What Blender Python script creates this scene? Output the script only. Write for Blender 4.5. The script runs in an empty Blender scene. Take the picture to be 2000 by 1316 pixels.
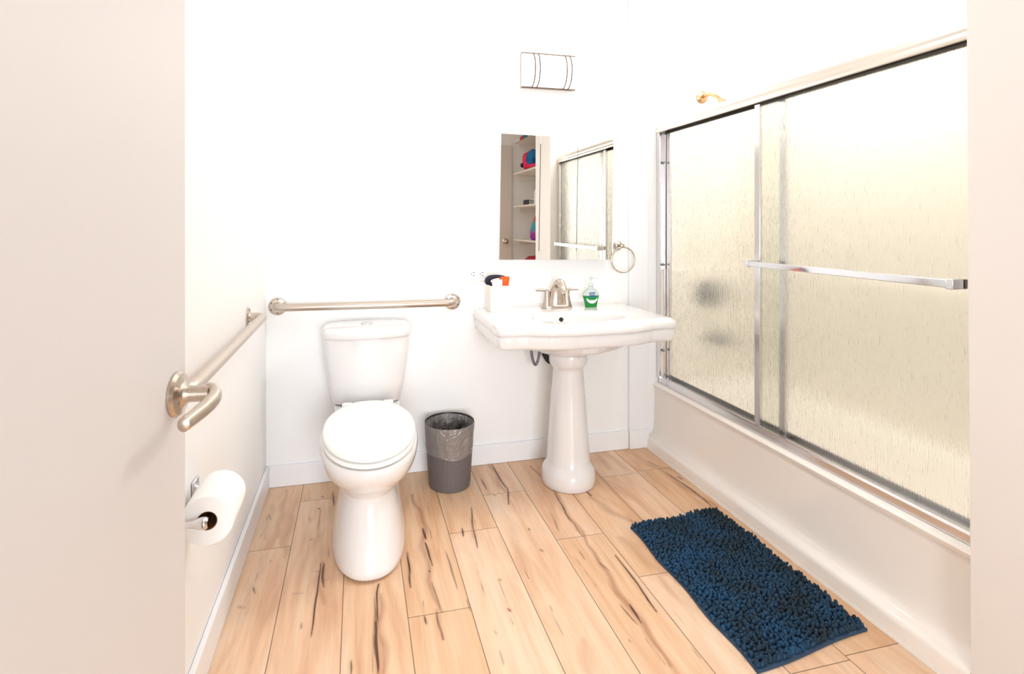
import bpy, bmesh, math, random
from mathutils import Vector, Matrix, noise
random.seed(7)
C = bpy.context.scene.collection
PI = math.pi
# ------------------------------------------------------------------ camera
cam_d = bpy.data.cameras.new('camera'); cam = bpy.data.objects.new('camera', cam_d); C.objects.link(cam)
cam.location = (0, 0, 1.2)
cam.rotation_euler = (PI/2, 0, -math.atan(302/1131))
cam_d.sensor_width = 36; cam_d.lens = 1131/2000*36
cam_d.shift_y = -(658-437)/2000
cam_d.clip_start = .02
bpy.context.scene.camera = cam
# ------------------------------------------------------------------ world, lights, exposure
world = bpy.data.worlds.new('world'); bpy.context.scene.world = world; world.use_nodes = True
world.node_tree.nodes['Background'].inputs[0].default_value = (1, .97, .93, 1)
world.node_tree.nodes['Background'].inputs[1].default_value = 1.0
vs = bpy.context.scene.view_settings
vs.view_transform = 'Standard'; vs.look = 'None'; vs.gamma = 1; vs.use_curve_mapping = False
vs.exposure = 0.0
def area(name, loc, size, power, col, rot=(0,0,0), size_y=None):
    l = bpy.data.lights.new(name, 'AREA'); l.energy = power; l.color = col; l.size = size
    l.shape = 'RECTANGLE'; l.size_y = size_y or size
    o = bpy.data.objects.new(name, l); C.objects.link(o); o.location = loc; o.rotation_euler = rot
    return o
area('ceiling_fill_light', (.5, 1.55, 2.56), 1.4, 7.5, (1, .985, .97))  # unseen overhead light, widened past fixture size to even out the room
area('entry_fill_light', (.5, -.3, 2.5), .8, 1, (1, .95, .90))  # added fill above the entry, no lamp seen there
area('shower_lamp_light', (1.87, 1.95, 2.55), .5, 25, (1, .96, .91))
area('doorway_fill_light', (-.9, -.12, 1.1), .74, 2, (1, .97, .94), (0, -PI/2, 0), 1.9)  # added fill outside the left doorway, source unseen
area('hall_fill_light', (.25, -3.2, 1.15), 2.0, 190, (.93, .965, 1), (PI/2, 0, 0), 1.9)  # added frontal fill behind the camera to lift the low back wall
# ------------------------------------------------------------------ materials
def new_mat(name):
    m = bpy.data.materials.new(name); m.use_nodes = True
    return m, m.node_tree, m.node_tree.nodes['Principled BSDF']
def S(c):
    return tuple((x/12.92 if x <= .04045 else ((x+.055)/1.055)**2.4) for x in [v/255 for v in c]) + (1,)
def mat(name, col, rough=.5, metal=0, bump=0, bscale=60, coat=0, var=0, **kw):
    m, t, b = new_mat(name)
    b.inputs['Base Color'].default_value = S(col); b.inputs['Roughness'].default_value = rough
    b.inputs['Metallic'].default_value = metal; b.inputs['Coat Weight'].default_value = coat
    for k, v in kw.items(): b.inputs[k.replace('_', ' ')].default_value = v
    tc = t.nodes.new('ShaderNodeTexCoord'); n = t.nodes.new('ShaderNodeTexNoise')
    n.inputs['Scale'].default_value = bscale; t.links.new(tc.outputs['Object'], n.inputs['Vector'])
    if bump:
        bp = t.nodes.new('ShaderNodeBump'); bp.inputs['Strength'].default_value = bump; bp.inputs['Distance'].default_value = .002
        t.links.new(n.outputs['Fac'], bp.inputs['Height']); t.links.new(bp.outputs['Normal'], b.inputs['Normal'])
    mr = t.nodes.new('ShaderNodeMapRange'); v = var or .03
    mr.inputs['To Min'].default_value = max(0, rough-v); mr.inputs['To Max'].default_value = min(1, rough+v)
    t.links.new(n.outputs['Fac'], mr.inputs['Value']); t.links.new(mr.outputs['Result'], b.inputs['Roughness'])
    return m
M = {}
M['wall'] = mat('wall_paint', (247, 247, 247), .55, bump=.08, bscale=180)
M['trim'] = mat('trim_paint', (244, 245, 248), .35)
M['wall_shaded'] = mat('shaded_wall_paint', (238, 233, 229), .55, bump=.08, bscale=180)  # wall paint darkened and warmed to stand in for shade on wall_right
M['door'] = mat('door_paint', (214, 209, 207), .45, bump=.04, bscale=90)  # toned down to stand in for the low light on the door
M['ceil'] = mat('ceiling_paint', (245, 244, 242), .8)
M['ceramic'] = mat('white_ceramic', (230, 228, 228), .09, coat=.5)
M['seat'] = mat('seat_plastic', (249, 249, 247), .22)
M['tub'] = mat('tub_enamel', (250, 243, 236), .14, coat=.4)
M['surround'] = mat('surround_panel', (244, 237, 227), .25)
M['caulk'] = mat('caulk', (238, 230, 222), .6, bump=.6, bscale=220)
M['nickel'] = mat('brushed_nickel', (196, 184, 172), .26, 1, var=.08)
M['satin'] = mat('satin_steel', (200, 188, 176), .32, 1, var=.08)
M['chrome'] = mat('chrome', (225, 225, 228), .07, 1)
M['alu'] = mat('polished_aluminium', (226, 224, 226), .2, 1)
M['white_alu'] = mat('bright_aluminium', (224, 214, 204), .3, .8)
M['lamp_wire'] = mat('lamp_wire', (96, 70, 52), .5)
M['brass'] = mat('warm_brass', (214, 168, 126), .25, 1)
M['mirror'] = mat('mirror_glass', (238, 236, 230), .01, 1, var=.005)
M['mirror_edge'] = mat('mirror_edge', (120, 124, 128), .2, .8)
M['dark'] = mat('dark_gap', (40, 34, 30), .7)
M['rubber'] = mat('grey_rubber', (84, 86, 92), .5)
M['bumper'] = mat('pale_rubber', (140, 144, 150), .5)
M['white_plastic'] = mat('white_plastic', (243, 242, 240), .3)
M['basket'] = mat('cream_plastic', (246, 240, 228), .35)
M['orange'] = mat('orange_fabric', (244, 92, 12), .6, bump=.3, bscale=300)
M['navy'] = mat('navy_fabric', (22, 22, 48), .7, bump=.3, bscale=300)
M['paper'] = mat('toilet_paper', (252, 251, 250), .9, bump=.15, bscale=200)
M['card'] = mat('cardboard', (120, 78, 38), .8)
M['bin'] = None
M['hose'] = mat('braided_hose', (120, 116, 126), .35, .8, bump=.5, bscale=500)
M['black_plastic'] = mat('black_plastic', (28, 27, 32), .4)
M['white_fabric'] = mat('white_tube', (240, 240, 246), .3)
M['red'] = mat('red_fabric', (170, 22, 44), .8, bump=.4, bscale=120)
M['blue_label'] = mat('blue_label', (28, 60, 160), .4)
M['white_label'] = mat('white_label', (232, 246, 240), .4)
M['shelf'] = mat('shelf_paint', (238, 232, 226), .45)
M['closet'] = mat('closet_paint', (226, 216, 206), .6)
M['door2'] = mat('closet_door_paint', (224, 216, 208), .5)

# woven charcoal bin
m, t, b = new_mat('woven_charcoal_plastic')
b.inputs['Base Color'].default_value = S((104, 98, 98)); b.inputs['Roughness'].default_value = .5
M['bin'] = m
M['bin_in'] = mat('bin_inside', (30, 30, 30), .4)

# thin translucent bin liner
m, t, b = new_mat('clear_film')
for n in list(t.nodes):
    if n.type != 'OUTPUT_MATERIAL': t.nodes.remove(n)
out = t.nodes['Material Output']
tr = t.nodes.new('ShaderNodeBsdfTransparent'); gl = t.nodes.new('ShaderNodeBsdfGlossy'); df = t.nodes.new('ShaderNodeBsdfDiffuse')
gl.inputs['Roughness'].default_value = .18; df.inputs['Color'].default_value = S((206, 198, 192))
tc = t.nodes.new('ShaderNodeTexCoord'); nz = t.nodes.new('ShaderNodeTexNoise'); nz.inputs['Scale'].default_value = 22; nz.inputs['Distortion'].default_value = 1.5
t.links.new(tc.outputs['Object'], nz.inputs['Vector'])
bp = t.nodes.new('ShaderNodeBump'); bp.inputs['Strength'].default_value = 1; bp.inputs['Distance'].default_value = .02
t.links.new(nz.outputs['Fac'], bp.inputs['Height']); t.links.new(bp.outputs['Normal'], gl.inputs['Normal'])
m1 = t.nodes.new('ShaderNodeMixShader'); m1.inputs[0].default_value = .35
m2 = t.nodes.new('ShaderNodeMixShader'); m2.inputs[0].default_value = .3
t.links.new(df.outputs[0], m1.inputs[1]); t.links.new(gl.outputs[0], m1.inputs[2])
t.links.new(tr.outputs[0], m2.inputs[1]); t.links.new(m1.outputs[0], m2.inputs[2]); t.links.new(m2.outputs[0], out.inputs[0])
M['film'] = m

# rain glass: clear body with vertical runs pressed into it
m, t, b = new_mat('rain_glass')
b.inputs['Base Color'].default_value = S((251, 253, 248)); b.inputs['Transmission Weight'].default_value = 1
b.inputs['Roughness'].default_value = .2; b.inputs['IOR'].default_value = 1.22
tc = t.nodes.new('ShaderNodeTexCoord'); mp = t.nodes.new('ShaderNodeMapping'); mp.inputs['Scale'].default_value = (1, 190, 22)
nz = t.nodes.new('ShaderNodeTexNoise'); nz.inputs['Scale'].default_value = 1; nz.inputs['Detail'].default_value = 3; nz.inputs['Distortion'].default_value = .6
t.links.new(tc.outputs['Object'], mp.inputs['Vector']); t.links.new(mp.outputs['Vector'], nz.inputs['Vector'])
bp = t.nodes.new('ShaderNodeBump'); bp.inputs['Strength'].default_value = .5; bp.inputs['Distance'].default_value = .004
t.links.new(nz.outputs['Fac'], bp.inputs['Height']); t.links.new(bp.outputs['Normal'], b.inputs['Normal'])
M['rain'] = m

# soap
m, t, b = new_mat('green_soap'); b.inputs['Base Color'].default_value = S((10, 150, 62)); b.inputs['Roughness'].default_value = .12
b.inputs['Transmission Weight'].default_value = .25; M['green'] = m
m, t, b = new_mat('clear_plastic'); b.inputs['Base Color'].default_value = S((232, 244, 240)); b.inputs['Roughness'].default_value = .1
b.inputs['Transmission Weight'].default_value = .75; b.inputs['IOR'].default_value = 1.25; M['clear'] = m

# lamp glass
m, t, b = new_mat('lit_lamp_glass'); b.inputs['Base Color'].default_value = (1, 1, 1, 1)
b.inputs['Emission Color'].default_value = (1, .97, .92, 1); b.inputs['Emission Strength'].default_value = 1.6; M['lamp'] = m

# plush multicolour
def blotch(name, cols, scale):
    m, t, b = new_mat(name); b.inputs['Roughness'].default_value = .9
    tc = t.nodes.new('ShaderNodeTexCoord'); nz = t.nodes.new('ShaderNodeTexNoise'); nz.inputs['Scale'].default_value = scale; nz.inputs['Detail'].default_value = 1
    cr = t.nodes.new('ShaderNodeValToRGB'); cr.color_ramp.interpolation = 'B_SPLINE'
    e = cr.color_ramp.elements
    while len(e) < len(cols): e.new(.5)
    for i, c in enumerate(cols): e[i].position = .3+.4*i/(len(cols)-1); e[i].color = S(c)
    t.links.new(tc.outputs['Object'], nz.inputs['Vector']); t.links.new(nz.outputs['Fac'], cr.inputs['Fac']); t.links.new(cr.outputs['Color'], b.inputs['Base Color'])
    return m
M['pink'] = blotch('pink_red_plush', [(236, 40, 150), (226, 30, 70), (240, 60, 40), (232, 50, 160)], 9)
M['blue'] = blotch('blue_plush', [(10, 70, 150), (20, 130, 180), (10, 60, 140)], 9)
m, t, b = new_mat('striped_bag'); b.inputs['Roughness'].default_value = .8
tc = t.nodes.new('ShaderNodeTexCoord'); sx = t.nodes.new('ShaderNodeSeparateXYZ'); t.links.new(tc.outputs['Object'], sx.inputs[0])
nz = t.nodes.new('ShaderNodeTexNoise'); nz.inputs['Scale'].default_value = 7; t.links.new(tc.outputs['Object'], nz.inputs['Vector'])
ad = t.nodes.new('ShaderNodeMath'); ad.operation = 'MULTIPLY_ADD'; ad.inputs[1].default_value = .12; t.links.new(nz.outputs['Fac'], ad.inputs[0]); t.links.new(sx.outputs['Z'], ad.inputs[2])
mr = t.nodes.new('ShaderNodeMapRange'); mr.inputs['From Min'].default_value = .04; mr.inputs['From Max'].default_value = .36; t.links.new(ad.outputs[0], mr.inputs['Value'])
cr = t.nodes.new('ShaderNodeValToRGB'); e = cr.color_ramp.elements
while len(e) < 6: e.new(.5)
for i, (p, c) in enumerate([(0, (90, 24, 150)), (.25, (170, 30, 150)), (.42, (40, 150, 170)), (.58, (60, 160, 170)), (.68, (220, 50, 50)), (1, (200, 60, 40))]):
    e[i].position = p; e[i].color = S(c)
t.links.new(mr.outputs['Result'], cr.inputs['Fac']); t.links.new(cr.outputs['Color'], b.inputs['Base Color']); M['bag'] = m

m, t, b = new_mat('two_tone_cloth'); b.inputs['Roughness'].default_value = .8
tc = t.nodes.new('ShaderNodeTexCoord'); sx = t.nodes.new('ShaderNodeSeparateXYZ'); t.links.new(tc.outputs['Object'], sx.inputs[0])
cr = t.nodes.new('ShaderNodeValToRGB'); cr.color_ramp.interpolation = 'CONSTANT'; cr.color_ramp.elements[0].color = S((196, 50, 60)); cr.color_ramp.elements[1].color = S((20, 110, 110)); cr.color_ramp.elements[1].position = .5
mr = t.nodes.new('ShaderNodeMapRange'); mr.inputs['From Min'].default_value = -.13; mr.inputs['From Max'].default_value = .13; t.links.new(sx.outputs['Y'], mr.inputs['Value']); t.links.new(mr.outputs[0], cr.inputs['Fac']); t.links.new(cr.outputs['Color'], b.inputs['Base Color']); M['two_tone'] = m

# chenille: tuft tones vary at random and imitate light across the pile
m, t, b = new_mat('chenille'); b.inputs['Roughness'].default_value = .75
b.inputs['Sheen Weight'].default_value = .05; b.inputs['Sheen Tint'].default_value = S((80, 160, 220))
at = t.nodes.new('ShaderNodeAttribute'); at.attribute_name = 'tuft_tone'
cr = t.nodes.new('ShaderNodeValToRGB'); cr.color_ramp.elements[0].color = S((8, 32, 42)); cr.color_ramp.elements[1].color = S((6, 68, 106))
t.links.new(at.outputs['Fac'], cr.inputs['Fac']); t.links.new(cr.outputs['Color'], b.inputs['Base Color']); M['chenille'] = m
M['mat_back'] = mat('mat_backing', (46, 72, 100), .8, bump=.4, bscale=400)

# maple planks
m, t, b = new_mat('spalted_maple_planks')
L = t.links.new
def N(k, **kw):
    n = t.nodes.new(k)
    for a, v in kw.items(): setattr(n, a, v)
    return n
def math_(op, a, b_=None, c=None):
    n = N('ShaderNodeMath', operation=op)
    for i, v in enumerate((a, b_, c)):
        if v is None: continue
        if isinstance(v, (int, float)): n.inputs[i].default_value = v
        else: L(v, n.inputs[i])
    return n.outputs[0]
def attr(nm): n = N('ShaderNodeAttribute'); n.attribute_name = nm; return n.outputs['Fac']
tc = N('ShaderNodeTexCoord'); sx = N('ShaderNodeSeparateXYZ'); L(tc.outputs['Object'], sx.inputs[0])
pid, jy, stk, halo = attr('plank'), attr('joint'), attr('streak'), attr('halo')
yrel = math_('DIVIDE', math_('SUBTRACT', sx.outputs['Y'], jy), 1.24)
seg = math_('FLOOR', yrel)
rid = math_('ADD', math_('MULTIPLY', pid, 7.31), math_('MULTIPLY', seg, 3.77))
cb = N('ShaderNodeCombineXYZ'); L(math_('MULTIPLY', sx.outputs['X'], 9), cb.inputs[0]); L(math_('MULTIPLY', sx.outputs['Y'], 1.1), cb.inputs[1]); L(rid, cb.inputs[2])
n1 = N('ShaderNodeTexNoise'); n1.inputs['Scale'].default_value = 1.3; n1.inputs['Detail'].default_value = 4; n1.inputs['Distortion'].default_value = 1.2; L(cb.outputs[0], n1.inputs['Vector'])
cb2 = N('ShaderNodeCombineXYZ'); L(math_('MULTIPLY', sx.outputs['X'], 90), cb2.inputs[0]); L(math_('MULTIPLY', sx.outputs['Y'], 5), cb2.inputs[1]); L(rid, cb2.inputs[2])
n2 = N('ShaderNodeTexNoise'); n2.inputs['Scale'].default_value = 1; n2.inputs['Detail'].default_value = 3; n2.inputs['Distortion'].default_value = .8; L(cb2.outputs[0], n2.inputs['Vector'])
wn = N('ShaderNodeTexWhiteNoise', noise_dimensions='1D'); L(rid, wn.inputs['W'])
cr = N('ShaderNodeValToRGB'); e = cr.color_ramp.elements
e[0].position = .3; e[0].color = S((219, 172, 135)); e[1].position = .72; e[1].color = S((240, 210, 180))
e2 = e.new(.5); e2.color = S((236, 196, 160))
L(n1.outputs['Fac'], cr.inputs['Fac'])
hv = N('ShaderNodeHueSaturation'); L(cr.outputs['Color'], hv.inputs['Color'])
L(math_('MULTIPLY_ADD', wn.outputs['Value'], .10, .94), hv.inputs['Value']); L(math_('MULTIPLY_ADD', wn.outputs['Value'], -.2, 1.08), hv.inputs['Saturation'])
mg = N('ShaderNodeMix', data_type='RGBA', blend_type='MULTIPLY'); mg.inputs[0].default_value = 1; L(hv.outputs['Color'], mg.inputs[6])
gr = N('ShaderNodeMapRange'); gr.inputs['From Min'].default_value = .3; gr.inputs['From Max'].default_value = .7; gr.inputs['To Min'].default_value = .91; gr.inputs['To Max'].default_value = 1.03; L(n2.outputs['Fac'], gr.inputs['Value'])
cg = N('ShaderNodeCombineColor'); [L(gr.outputs[0], cg.inputs[i]) for i in range(3)]; L(cg.outputs[0], mg.inputs[7])
mh = N('ShaderNodeMix', data_type='RGBA'); L(mg.outputs[2], mh.inputs[6]); mh.inputs[7].default_value = S((160, 104, 72))
hm = math_('MULTIPLY', halo, math_('MULTIPLY_ADD', n2.outputs['Fac'], 1.6, .1)); L(math_('MINIMUM', hm, 1), mh.inputs[0])
ms = N('ShaderNodeMix', data_type='RGBA'); L(mh.outputs[2], ms.inputs[6]); ms.inputs[7].default_value = S((62, 34, 18))
sm = N('ShaderNodeMapRange'); sm.inputs['From Min'].default_value = .5; sm.inputs['From Max'].default_value = .85
L(math_('MULTIPLY', stk, math_('MULTIPLY_ADD', n2.outputs['Fac'], 1.5, .25)), sm.inputs['Value']); L(math_('MULTIPLY', sm.outputs[0], attr('dark')), ms.inputs[0])
# seams
px = math_('MULTIPLY', math_('FRACT', math_('DIVIDE', math_('ADD', sx.outputs['X'], .4317), .1935)), .1935)
dx = math_('MINIMUM', px, math_('SUBTRACT', .1935, px))
fy = math_('MULTIPLY', math_('FRACT', yrel), 1.24)
dy = math_('MINIMUM', fy, math_('SUBTRACT', 1.24, fy))
dd = math_('MINIMUM', dx, dy)
se = N('ShaderNodeMapRange'); se.inputs['From Min'].default_value = .0007; se.inputs['From Max'].default_value = .0018; se.inputs['To Min'].default_value = .85; se.inputs['To Max'].default_value = 0; L(dd, se.inputs['Value'])
mj = N('ShaderNodeMix', data_type='RGBA'); L(ms.outputs[2], mj.inputs[6]); mj.inputs[7].default_value = S((84, 52, 32)); L(se.outputs[0], mj.inputs[0])
L(mj.outputs[2], b.inputs['Base Color']); b.inputs['Roughness'].default_value = .46
bp = N('ShaderNodeBump'); bp.inputs['Strength'].default_value = .5; bp.inputs['Distance'].default_value = .001; bp.invert = True; L(se.outputs[0], bp.inputs['Height']); L(bp.outputs['Normal'], b.inputs['Normal'])
M['floor'] = m

# ------------------------------------------------------------------ helpers
ORG = {}
def thing(name, loc, label, cat, group=None):
    o = bpy.data.objects.new(name, None); C.objects.link(o); o.location = loc; o.empty_display_size = .05
    o['label'] = label; o['category'] = cat
    if group: o['group'] = group
    ORG[o] = Vector(loc); return o
def tag(o, label, cat, group=None):
    o['label'] = label; o['category'] = cat
    if group: o['group'] = group
    return o
class MB:
    def __init__(s): s.v = []; s.f = []
    def add(s, v, f):
        k = len(s.v); s.v += [tuple(p) for p in v]; s.f += [tuple(i+k for i in q) for q in f]; return s
    def box(s, x0, x1, y0, y1, z0, z1):
        return s.add([(x, y, z) for x in (x0, x1) for y in (y0, y1) for z in (z0, z1)],
                     [(0,1,3,2),(4,6,7,5),(0,4,5,1),(2,3,7,6),(0,2,6,4),(1,5,7,3)])
    def rings(s, rs, cap0=True, cap1=True, closed=False):
        n = len(rs[0]); v = [p for r in rs for p in r]; f = []
        m = len(rs)
        for i in range(m if closed else m-1):
            a, b = i*n, ((i+1) % m)*n
            for j in range(n): f.append((a+j, a+(j+1) % n, b+(j+1) % n, b+j))
        if not closed:
            if cap0: f.append(tuple(range(n-1, -1, -1)))
            if cap1: f.append(tuple((m-1)*n+j for j in range(n)))
        return s.add(v, f)
    def tube(s, pts, r, n=14, cap=True, up=None):
        pts = [Vector(p) for p in pts]; rs = []
        rr = r if isinstance(r, (list, tuple)) else [r]*len(pts)
        u = None
        for i, p in enumerate(pts):
            d = (pts[min(i+1, len(pts)-1)]-pts[max(i-1, 0)]).normalized()
            if u is None:
                u = d.orthogonal() if up is None else Vector(up)
            u = (u-d*u.dot(d)).normalized(); w = d.cross(u)
            rs.append([p+(u*math.cos(2*PI*j/n)+w*math.sin(2*PI*j/n))*rr[i] for j in range(n)])
        return s.rings(rs, cap, cap)
    def lathe(s, prof, c=(0,0,0), axis='Z', n=48, sy=1, cap=(True, True)):
        rs = []
        for r, h in prof:
            ring = []
            for j in range(n):
                a = 2*PI*j/n; x, y = r*math.cos(a), r*math.sin(a)*sy
                if axis == 'Z': q = (x, y, h)
                elif axis == 'X': q = (h, x, y)
                else: q = (y, h, x)
                ring.append(Vector(q)+Vector(c))
            rs.append(ring)
        return s.rings(rs, *cap)
    def build(s, name, m, parent=None, smooth=True, bevel=0, sub=0, org=None, angle=40, seg=2):
        if parent is not None: o0 = ORG[parent]
        else: o0 = Vector(org) if org else Vector((0, 0, 0))
        me = bpy.data.meshes.new(name)
        me.from_pydata([(x-o0[0], y-o0[1], z-o0[2]) for x, y, z in s.v], [], s.f)
        bm = bmesh.new(); bm.from_mesh(me); bmesh.ops.recalc_face_normals(bm, faces=bm.faces); bm.to_mesh(me); bm.free()
        me.materials.append(m)
        o = bpy.data.objects.new(name, me); C.objects.link(o)
        if parent is not None: o.parent = parent
        else: o.location = o0
        ORG[o] = o0
        if bevel:
            md = o.modifiers.new('bevel', 'BEVEL'); md.width = bevel; md.segments = seg; md.limit_method = 'ANGLE'; md.angle_limit = math.radians(30)
        if sub:
            md = o.modifiers.new('sub', 'SUBSURF'); md.levels = sub; md.render_levels = sub
        if smooth:
            me.shade_smooth()
            try: me.set_sharp_from_angle(angle=math.radians(angle))
            except Exception: pass
        return o
def struct(name, mb, m, **kw):
    o = mb.build(name, m, **kw); o['kind'] = 'structure'; return o
def curve(pts, k=8):
    P = [Vector(p) for p in pts]; out = []
    for i in range(len(P)-1):
        p0, p1, p2, p3 = P[max(i-1,0)], P[i], P[i+1], P[min(i+2,len(P)-1)]
        for j in range(k):
            t = j/k
            out.append(.5*((2*p1)+(-p0+p2)*t+(2*p0-5*p1+4*p2-p3)*t*t+(-p0+3*p1-3*p2+p3)*t**3))
    out.append(P[-1]); return out
def sell(cx, cy, rx, ry, z, n=64, e=2.0, ryb=None):
    r = []
    for j in range(n):
        a = 2*PI*j/n; c_, s_ = math.cos(a), math.sin(a)
        x = math.copysign(abs(c_)**(2/e), c_)*rx
        yy = ry if s_ < 0 else (ryb or ry)
        r.append(Vector((cx+x, cy+math.copysign(abs(s_)**(2/e), s_)*yy, z)))
    return r
STREAKS=[([(-0.153,2.581),(-0.143,2.33)],0.004,0.45),
([(-0.163,2.568),(-0.152,2.565)],0.006,0.8),
([(-0.172,2.328),(-0.166,2.323)],0.005,0.9),
([(-0.196,2.515),(-0.18,2.458)],0.004,0.4),
([(-0.139,2.109),(-0.133,2.103)],0.005,0.8),
([(-0.126,2.152),(-0.126,2.053),(-0.127,1.887),(-0.133,1.774)],0.005,0.9),
([(-0.115,2.149),(-0.109,2.006)],0.006,0.8),
([(-0.126,2.161),(-0.115,1.921)],0.022,0.3),
([(-0.165,1.85),(-0.162,1.82)],0.004,0.6),
([(0.071,1.979),(0.056,1.826),(0.05,1.585)],0.008,0.9),
([(0.075,1.923),(0.061,1.584)],0.022,0.4),
([(0.055,1.928),(0.039,1.588)],0.004,0.4),
([(-0.018,1.652),(-0.018,1.603)],0.005,0.7),
([(0.237,2.597),(0.249,2.263),(0.243,2.086),(0.24,1.948),(0.252,1.786)],0.02,0.45),
([(0.248,2.299),(0.251,2.215)],0.007,0.95),
([(0.244,2.19),(0.251,2.036)],0.007,0.85),
([(0.275,2.291),(0.272,2.2)],0.004,0.6),
([(0.24,1.948),(0.252,1.786)],0.005,0.5),
([(0.176,2.146),(0.172,1.931)],0.006,0.95),
([(0.313,2.118),(0.316,1.886)],0.005,0.6),
([(0.236,2.009),(0.24,2.002)],0.006,0.9),
([(0.199,1.784),(0.199,1.741)],0.005,0.7),
([(0.24,1.789),(0.238,1.664)],0.007,0.6),
([(0.236,1.803),(0.238,1.73)],0.015,0.35),
([(0.649,2.828),(0.651,2.647),(0.654,2.537),(0.623,2.397)],0.007,0.8),
([(0.637,2.832),(0.636,2.516)],0.022,0.4),
([(0.563,2.67),(0.566,2.561)],0.005,0.8),
([(0.465,2.416),(0.444,2.25),(0.43,2.105)],0.006,0.75),
([(0.399,2.258),(0.393,2.196)],0.005,0.9),
([(0.46,2.307),(0.431,2.176)],0.014,0.35),
([(0.581,2.505),(0.587,2.484)],0.004,0.6),
([(0.826,2.749),(0.858,2.457),(0.839,2.185),(0.834,2.014)],0.016,0.5),
([(0.834,2.014),(0.821,1.724),(0.828,1.596),(0.822,1.408)],0.02,0.5),
([(0.848,2.447),(0.833,2.191)],0.006,0.95),
([(0.839,2.185),(0.836,2.068)],0.005,0.6),
([(0.829,1.669),(0.824,1.579)],0.006,0.95),
([(0.829,1.906),(0.841,1.847)],0.006,0.5),
([(0.904,1.93),(0.9,1.772),(0.894,1.615)],0.006,1),
([(0.776,2.288),(0.758,2.127)],0.004,0.6),
([(0.799,1.677),(0.81,1.578)],0.005,0.6),
([(0.755,1.966),(0.765,1.78)],0.003,0.5),
([(0.651,2.037),(0.657,2.018)],0.007,0.6),
([(0.656,2.19),(0.654,2.17)],0.006,0.5),
([(0.459,1.901),(0.464,1.892)],0.007,0.6),
([(0.453,1.751),(0.459,1.733)],0.008,0.6),
([(0.46,1.89),(0.457,1.743)],0.002,0.4),
([(0.993,2.426),(0.994,2.375)],0.007,0.95),
([(0.994,2.375),(1.025,2.2),(1.068,2.124)],0.03,0.35),
([(0.577,1.699),(0.58,1.594)],0.003,0.4),
([(0.39,1.667),(0.393,1.645)],0.004,0.3),
([(1.414,2.657),(1.436,2.58)],0.006,0.7),
([(1.417,2.623),(1.477,2.529)],0.016,0.35),
([(-0.332,2.073),(-0.319,2.028)],0.006,0.6),
([(-0.36,1.977),(-0.339,1.963)],0.011,0.45),
([(-0.391,1.854),(-0.396,1.834)],0.006,0.6),
([(-0.121,2.045),(-0.097,2.053)],0.008,0.3),
([(0.293,2.509),(0.285,2.354)],0.003,0.4),
([(0.63,1.56),(0.603,1.437)],0.03,0.2),
([(-0.106,2.714),(-0.097,2.578)],0.006,0.8),
([(-0.151,2.688),(-0.145,2.662)],0.005,0.5),
([(0.451,1.721),(0.452,1.673)],0.002,0.4),
([(-0.309,2.794),(-0.299,2.371)],0.02,0.25),
([(0.806,1.523),(0.809,1.412)],0.003,0.4),
([(0.386,1.583),(0.386,1.525)],0.004,0.3),
([(-0.353,2.578),(-0.337,2.52)],0.006,0.5),
([(-0.17,1.995),(-0.205,1.998)],0.008,0.15),
([(1.433,2.502),(1.459,2.322),(1.455,2.133)],0.006,0.95),
([(1.436,2.555),(1.454,2.272),(1.461,2.15)],0.022,0.4),
([(1.397,2.629),(1.427,2.539)],0.004,0.7),
([(1.467,2.458),(1.47,2.417)],0.006,0.7),
([(0.978,2.031),(0.99,1.87),(1.022,1.784)],0.04,0.25),
([(1.345,1.531),(1.327,1.428)],0.03,0.15)]
W = 2.835; LX = -.401; RX = 1.515
FY = -.91; CZ = 2.6; AX = 2.19
# ------------------------------------------------------------------ setting
# floor: one mesh of planks
xe = []
for k in range(-1, 11):
    x0 = -.4317+.1935*k
    if x0 > 1.6: break
    n = 48 if 0 <= k < 11 else 2
    xe += [(x0+.1935*j/n, k) for j in range(n)]
xe.append((xe[-1][0]+.1935/48, xe[-1][1]))
ye = [FY-.02+(1.25-FY+.02)*j/14 for j in range(14)]+[1.25+(W+.02-1.25)*j/290 for j in range(291)]
JY = {0: 2.296, 1: 2.652, 2: 1.36, 3: 1.785, 4: 2.228, 5: 2.505, 6: 2.08, 7: 1.79, 8: 1.30, 9: 2.556, 10: 1.38, -1: 2.0}
me = bpy.data.meshes.new('floor'); nx, ny = len(xe), len(ye)
me.from_pydata([(x, y, 0) for y in ye for x, k in xe], [], [(j*nx+i, j*nx+i+1, (j+1)*nx+i+1, (j+1)*nx+i) for j in range(ny-1) for i in range(nx-1)])
me.materials.append(M['floor'])
for nm, fn in (('plank', lambda k: float(k)), ('joint', lambda k: JY.get(k, 2.0))):
    a = me.attributes.new(nm, 'FLOAT', 'FACE'); a.data.foreach_set('value', [fn(xe[i][1]) for j in range(ny-1) for i in range(nx-1)])
stv = [0.0]*(nx*ny); dkv = [0.0]*(nx*ny); hlv = [0.0]*(nx*ny)
import bisect
xs = [x for x, k in xe]
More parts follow.
